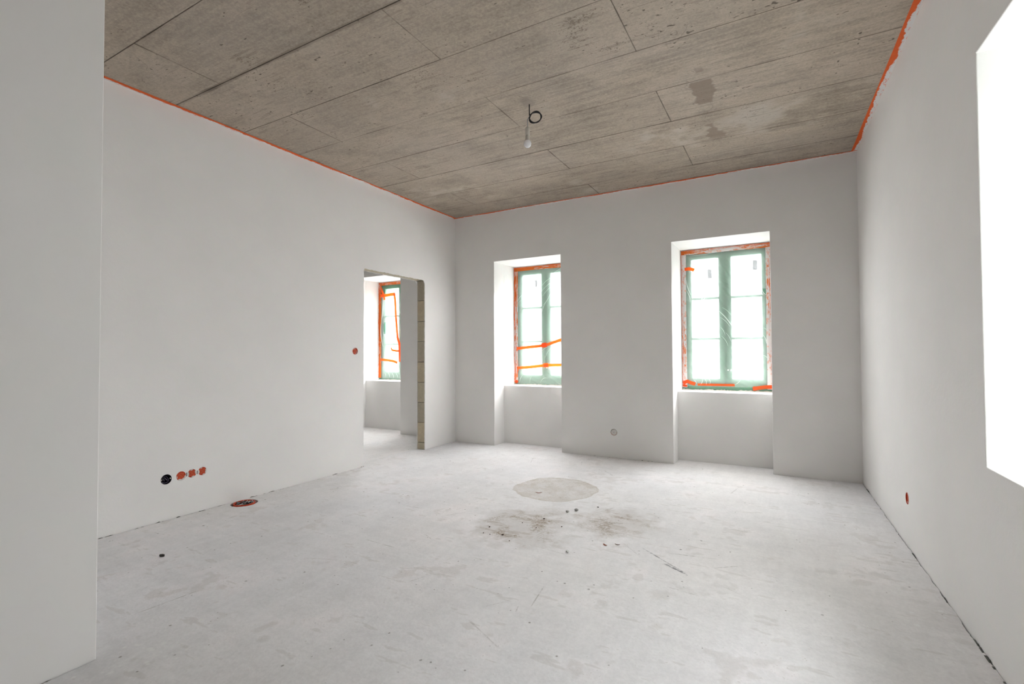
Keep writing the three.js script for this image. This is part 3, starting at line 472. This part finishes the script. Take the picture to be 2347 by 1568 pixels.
// ---------------------------------------------------------------- electrical boxes
function cup(r, depth, mat) { return new THREE.LatheGeometry([[0, -depth], [r * 0.93, -depth], [r * 0.97, -depth * 0.5], [r, -0.001], [r, 0.0005], [r * 0.93, 0.0005], [r * 0.92, -0.004], [r * 0.88, -depth + 0.002], [0, -depth + 0.002]].map(([x, y]) => new THREE.Vector2(x, y)), 32).rotateX(Math.PI / 2); }
const tube = (pts, r, n = 24, c = false) => new THREE.TubeGeometry(new THREE.CatmullRomCurve3(pts.map((p) => V3(...p)), c), n, r, 8, c);
const onLeft = (z, y) => basisLeft().multiply(winAt(-z, y, 0));
function wallBox(matrix, r, name, label, kind, seed) {
  const o = new THREE.Group(); o.applyMatrix4(matrix); top(o, name, label, 'wall box', 'flush electrical boxes in the walls');
  const q = rng(seed);
  if (kind === 'open') {
    mesh('cup', cup(r * 0.985, 0.05), M.darkPlastic, o);
    mesh('wire', tube([[-0.02, -0.012, -0.04], [-0.024, -0.018, -0.012], [-0.004, -0.026, -0.006], [0.02, -0.014, -0.01], [0.012, 0.012, -0.02], [0.0, 0.018, -0.044]], 0.0022, 40), M.wire, o);
    mesh('wire', tube([[-0.006, 0.02, -0.044], [-0.002, 0.008, -0.014], [0.010, -0.010, -0.008], [0.018, -0.004, -0.03]], 0.0022, 30), M.wire, o);
    mesh('wire', tube([[-0.016, 0.014, -0.044], [-0.012, 0.0, -0.02], [-0.006, -0.012, -0.016], [0.004, -0.016, -0.04]], 0.002, 30), M.wire, o);
    mesh('screw_lug', rspan(-r * 0.95, -r * 0.72, -0.006, 0.004, -0.012, -0.002, 0.001), M.whitePlastic, o); mesh('screw_lug', rspan(r * 0.72, r * 0.95, -0.004, 0.006, -0.012, -0.002, 0.001), M.whitePlastic, o);
    return;
  }
  mesh('cup', cup(r * 0.985, 0.03), kind === 'filled' ? M.filler : M.orangePlastic, o);
  if (kind === 'filled') {
    mesh('plaster_plug', new THREE.LatheGeometry([[0, 0.0005], [0.0026, 0.0005], [0.003, 0.001], [r * 0.82, 0.001], [r * 0.86, -0.002], [r * 0.86, -0.02], [0, -0.02]].map(([x, y]) => new THREE.Vector2(x, y)), 30).rotateX(Math.PI / 2), M.filler, o);
    mesh('hub_hole', new THREE.CylinderGeometry(0.0028, 0.0028, 0.002, 12).rotateX(Math.PI / 2).translate(0, 0, 0.001), M.darkPlastic, o);
    mesh('rim', new THREE.TorusGeometry(r * 0.9, 0.0016, 6, 30, Math.PI * 1.1).rotateZ(Math.PI * 1.0).translate(0, 0, -0.001), M.orangePlastic, o);
    return;
  }
  // signal lid: round, or square with plaster filled sides
  const pts = []; for (let i = 0; i < 48; i++) { const a = i / 48 * Math.PI * 2, sq = kind === 'square' ? 0.80 + 0.17 * Math.pow(Math.abs(Math.sin(2 * a)), 3) : 0.95; const rr = r * sq * (1 + 0.05 * (q() - 0.5)); pts.push([rr * Math.cos(a), rr * Math.sin(a)]); }
  const lid = mesh('lid', slab(poly(pts), -0.010, kind === 'deep' ? -0.006 : -0.001), M.orangePlastic, o), zt = kind === 'deep' ? -0.006 : -0.001;
  const ribs = []; for (const a of [Math.PI / 4, -Math.PI / 4]) ribs.push(rspan(-r * 0.8, r * 0.8, -0.0016, 0.0016, -0.003, 0.0012, 0.0006).rotateZ(a).translate(0, 0, zt + 0.001)); for (const [x, y, a] of [[0.5, 0, 1.57], [-0.5, 0, 1.57], [0, 0.5, 0], [0, -0.5, 0]]) ribs.push(rspan(-r * 0.28, r * 0.28, -0.0012, 0.0012, -0.003, 0.0010, 0.0005).rotateZ(a).translate(x * r, y * r, zt + 0.001));
  mesh('rib', ribs, M.orangeRib, lid);
  const smear = []; for (let i = 0; i < 6; i++) { const a = kind === 'square' ? Math.floor(i * 4 / 6) * Math.PI / 2 + (q() - 0.5) * 0.7 : q() * 6.28, s = 0.2 + 0.12 * q(); const g = new THREE.SphereGeometry(r * s, 8, 6); g.scale(1.5, 0.6, 0.1); g.rotateZ(a + Math.PI / 2); g.translate(r * 0.86 * Math.cos(a), r * 0.86 * Math.sin(a), zt + 0.001); smear.push(g); }
  for (const g of smear) mesh('plaster_smear', g, M.filler, o);
}
wallBox(onLeft(LEFTBOX[0][0], LEFTBOX[0][1]), 0.036, 'wall_box', 'open black box with curled wires low on the doorway wall', 'open', 1);
wallBox(onLeft(LEFTBOX[1][0], LEFTBOX[1][1]), 0.033, 'wall_box', 'round orange box beside the open black box', 'round', 2);
wallBox(onLeft(LEFTBOX[2][0], LEFTBOX[2][1]), 0.031, 'wall_box', 'square-lidded orange box in the middle of the row of three', 'square', 3);
wallBox(onLeft(LEFTBOX[3][0], LEFTBOX[3][1]), 0.031, 'wall_box', 'square-lidded orange box at the end of the row, farthest from the black one', 'square', 4);
wallBox(onLeft(LEFTBOX[4][0], LEFTBOX[4][1]), 0.036, 'wall_box', 'single orange switch box beside the doorway', 'deep', 5);
wallBox(winAt(2.199, 0.287, 0), 0.037, 'wall_box', 'plaster-filled round box between the two window niches', 'filled', 6);
wallBox(basisRight.clone().multiply(winAt(1.5935, 0.291, 0)), 0.0355, 'wall_box', 'single orange box low on the wall with the deep bright opening', 'deep', 7);
// dark slits between the row of boxes
for (const [z, lab] of [[3.402, 'dark slit between the round and the square orange box'], [3.3265, 'dark slit between the two square orange boxes']]) {
  const m = mesh('slit', rspan(-0.0025, 0.0025, -0.014, 0.014, -0.002, 0.0006, 0.0006), M.darkPlastic); m.applyMatrix4(onLeft(z, 0.299)); top(m, 'wall_slot', lab, 'slot', 'slots between the orange boxes');
}
// round floor box with a tangle of cable ends
{
  const o = new THREE.Group(); o.position.set(FLOORBOX[0], 0, FLOORBOX[1]); top(o, 'floor_box', 'round orange floor box full of cable ends beside the doorway wall', 'floor box');
  const P = (l) => l.map(([x, y]) => new THREE.Vector2(x, y));
  mesh('ring', new THREE.LatheGeometry(P([[0.070, -0.06], [0.078, -0.06], [0.079, 0.002], [0.077, 0.005], [0.072, 0.004], [0.070, -0.008]]), 40), M.orangePlastic, o);
  mesh('bottom', new THREE.CylinderGeometry(0.0705, 0.0705, 0.004, 32).translate(0, -0.045, 0), M.darkPlastic, o);
  const r = rng(901);
  for (let i = 0; i < 26; i++) {
    const a = r() * 6.28, q = 0.05 * Math.sqrt(r()), x = q * Math.cos(a), z = q * Math.sin(a), b = r() * 6.28, l = 0.012 + 0.02 * r();
    const cl = (v) => clamp(v, -0.056, 0.056);
    const g = tube([[x, -0.04, z], [cl(x + 0.5 * l * Math.cos(b)), -0.008 + 0.012 * r(), cl(z + 0.5 * l * Math.sin(b))], [cl(x + l * Math.cos(b)), 0.002 + 0.012 * r(), cl(z + l * Math.sin(b))], [cl(x + 1.6 * l * Math.cos(b + 0.7)), -0.006, cl(z + 1.6 * l * Math.sin(b + 0.7))]], 0.0028 + 0.001 * r(), 14);
    mesh('cable_end', g, [M.black, M.greyWire, M.filler, M.black, M.foam][i % 5], o);
  }
}

// ---------------------------------------------------------------- bare bulb hanging from the ceiling
{
  const o = new THREE.Group(); o.position.set(2.29, H, 2.24); top(o, 'pendant_bulb', 'bare white bulb hanging from the concrete ceiling on a looped black cable', 'light bulb');
  const ax = V3(0.873, 0, -0.488);   // the loop lies across the room
  const P = (s, y, t = 0) => [ax.x * s + ax.z * -t, y, ax.z * s + ax.x * t];
  const loop = [P(0, 0.008), P(0, -0.03), P(0.001, -0.075)];
  for (let i = 0; i <= 44; i++) { const a = Math.PI * (1.0) + i / 44 * Math.PI * 4, rr = 0.042 + 0.003 * Math.sin(i * 0.7); loop.push(P(0.044 + rr * Math.cos(a) * 1.02, -0.094 + rr * 0.93 * Math.sin(a) + 0.007 * Math.cos(a), -0.007 + 0.014 * i / 44)); }
  mesh('cable', tube(loop, 0.0042, 220), M.black, o);
  mesh('lead', tube([P(0.006, -0.078, 0.004), P(-0.006, -0.098), P(-0.0145, -0.112), P(-0.015, -0.135), P(-0.015, -0.168)], 0.0026, 40), M.greyWire, o);
  const L = (l) => new THREE.LatheGeometry(l.map(([x, y]) => new THREE.Vector2(x, y)), 36);
  const at = V3(...P(-0.015, 0));
  const soc = mesh('socket', L([[0, -0.162], [0.004, -0.162], [0.006, -0.166], [0.013, -0.170], [0.0165, -0.178], [0.0170, -0.190], [0.0165, -0.226], [0.0150, -0.2275], [0, -0.2275]]).translate(at.x, 0, at.z), M.whitePlastic, o);
  const bulb = mesh('bulb', L([[0, -0.320], [0.010, -0.3185], [0.019, -0.313], [0.0255, -0.304], [0.0285, -0.292], [0.0275, -0.281], [0.0235, -0.2715], [0.0200, -0.268]]).translate(at.x, 0, at.z), M.opal, o);
  mesh('bulb_base', L([[0.0285 * 0.72, -0.2685], [0.0185, -0.262], [0.0165, -0.250], [0.0158, -0.2335], [0.0145, -0.2315], [0.0125, -0.2312], [0.0125, -0.226]]).translate(at.x, 0, at.z), M.whitePlastic, bulb);
}

// ---------------------------------------------------------------- litter on the floor
function crumb(x, z, s, flat, color, name, label, cat, seed, group) {
  const r = rng(seed), g = new THREE.IcosahedronGeometry(s, 1), p = g.attributes.position, key = {};
  for (let i = 0; i < p.count; i++) { const k = [p.getX(i), p.getY(i), p.getZ(i)].map((v) => v.toFixed(4)).join(); key[k] ??= 0.65 + 0.7 * r(); p.setXYZ(i, p.getX(i) * key[k] * 1.3, p.getY(i) * key[k] * flat, p.getZ(i) * key[k]); }
  g.rotateY(r() * 6); g.computeBoundingBox(); g.translate(0, -g.boundingBox.min.y - 0.0005, 0); g.computeVertexNormals();
  const m = mesh(name, g, new THREE.MeshStandardMaterial({ color: new THREE.Color(color), roughness: 0.9 })); m.position.set(x, 0, z); top(m, name, label, cat, group);
}
function curl(x, z, l, wd, turn, color, name, label, cat, h = 0.006) {
  const k = 12, pos = [], idx = [];
  for (let i = 0; i <= k; i++) { const t = i / k * 2 - 1, w = wd * Math.sqrt(Math.max(0.03, 1 - t * t * 0.95)), y = h * t * t + 0.0005; for (const [s, dy] of [[-1, 0.002], [1, 0.002], [1, 0.0032], [-1, 0.0032]]) pos.push(t * l / 2, y + dy - 0.002, s * w / 2); }
  for (let i = 0; i < k; i++) for (let s = 0; s < 4; s++) { const a = i * 4 + s, b = i * 4 + (s + 1) % 4; idx.push(a, a + 4, b, b, a + 4, b + 4); }
  idx.push(0, 1, 2, 0, 2, 3, k * 4, k * 4 + 2, k * 4 + 1, k * 4, k * 4 + 3, k * 4 + 2);
  const g = new THREE.BufferGeometry(); g.setAttribute('position', new THREE.Float32BufferAttribute(pos, 3)); g.setIndex(idx); const q = g.toNonIndexed(); q.computeVertexNormals();
  const m = mesh(name, q, new THREE.MeshStandardMaterial({ color: new THREE.Color(color), roughness: 0.8, side: THREE.DoubleSide })); m.position.set(x, 0, z); m.rotation.y = turn; top(m, name, label, cat);
}
curl(2.058, 1.648, 0.055, 0.014, 0.45, 0x8a4a32, 'dry_leaf', 'curled reddish brown sliver lying in the round stain', 'leaf');
curl(2.916, 2.466, 0.034, 0.014, -0.5, 0x7a3d1c, 'bark_chip', 'small rusty brown chip at the edge of the brown dust patch', 'chip', 0.004);
curl(2.98, 2.423, 0.032, 0.009, 0.1, 0x5a4632, 'wood_splinter', 'thin dark splinter beside the rusty chip', 'splinter', 0.004);
crumb(2.465, 1.996, 0.012, 0.5, 0xa8a5a0, 'plaster_crumb', 'flat grey crumb between the round stain and the brown patch', 'crumb', 11);
crumb(2.514, 1.935, 0.012, 0.7, 0xb0aeaa, 'plaster_crumb', 'taller grey crumb nearest the round stain', 'crumb', 12);
crumb(2.751, 2.676, 0.011, 0.6, 0xd9d8d5, 'plaster_crumb', 'white plaster crumb in front of the brown dust patch', 'crumb', 13);
crumb(0.675, 3.879, 0.013, 0.5, 0x3c3834, 'dirt_crumb', 'dark dirt crumb on the floor near the projecting wall block', 'crumb', 14);
crumb(2.63, 1.78, 0.006, 0.5, 0x5b5750, 'grit', 'tiny dark grit beside the grey crumbs', 'grit', 15);
{
  const r = rng(950);
  for (let i = 0; i < 10; i++) crumb(2.12 + 0.5 * r(), 2.2 + 0.5 * r(), 0.003 + 0.003 * r(), 0.6, 0x4a3a30, 'grit', 'tiny dark grit scattered in the brown dust patch', 'grit', 960 + i, 'grit in the brown dust');
}

// ---------------------------------------------------------------- outside
top(mesh('ground', span(-60, 60, -1.6, -1.5, -60, 60), M.ground), 'ground', 'pale paved ground outside the building', 'ground', null, 'structure');
{
  const o = new THREE.Group(); top(o, 'neighbouring_house', 'pale rendered house wall with small slit vents beyond the windows', 'house');
  const s = poly([[-30, -1.5], [30, -1.5], [30, 3.9], [-30, 3.9]]), vents = [[-3.245, 3.47, 0.10, 0.24], [2.113, 3.35, 0.11, 0.25], [3.24, 3.49, 0.11, 0.26]];
  for (const [x, y, w, h] of vents) s.holes.push(pathOf([[x - w / 2, y - h / 2], [x + w / 2, y - h / 2], [x + w / 2, y + h / 2], [x - w / 2, y + h / 2]]));
  mesh('facade', slab(s, -0.4, 0).translate(0, 0, -9), M.render, o);
  for (const [x, y, w, h] of vents) { const v = mesh('vent', span(x - w / 2, x + w / 2, y - h / 2, y + h / 2, -9.2, -9.15), M.ventDark, o); for (let i = 0; i < 3; i++) mesh('louvre', span(x - w / 2, x + w / 2, y - h / 2 + (i + 0.7) * h / 4, y - h / 2 + (i + 0.8) * h / 4, -9.15, -9.06), M.ventDark, v); }
}

top(mesh('facade', span(10.5, 11, -1.5, 6.5, -8.5, 20), M.farRender), 'side_house', 'grey rendered house across the lane from the deep bright opening', 'house');

renderer.render(scene, camera);
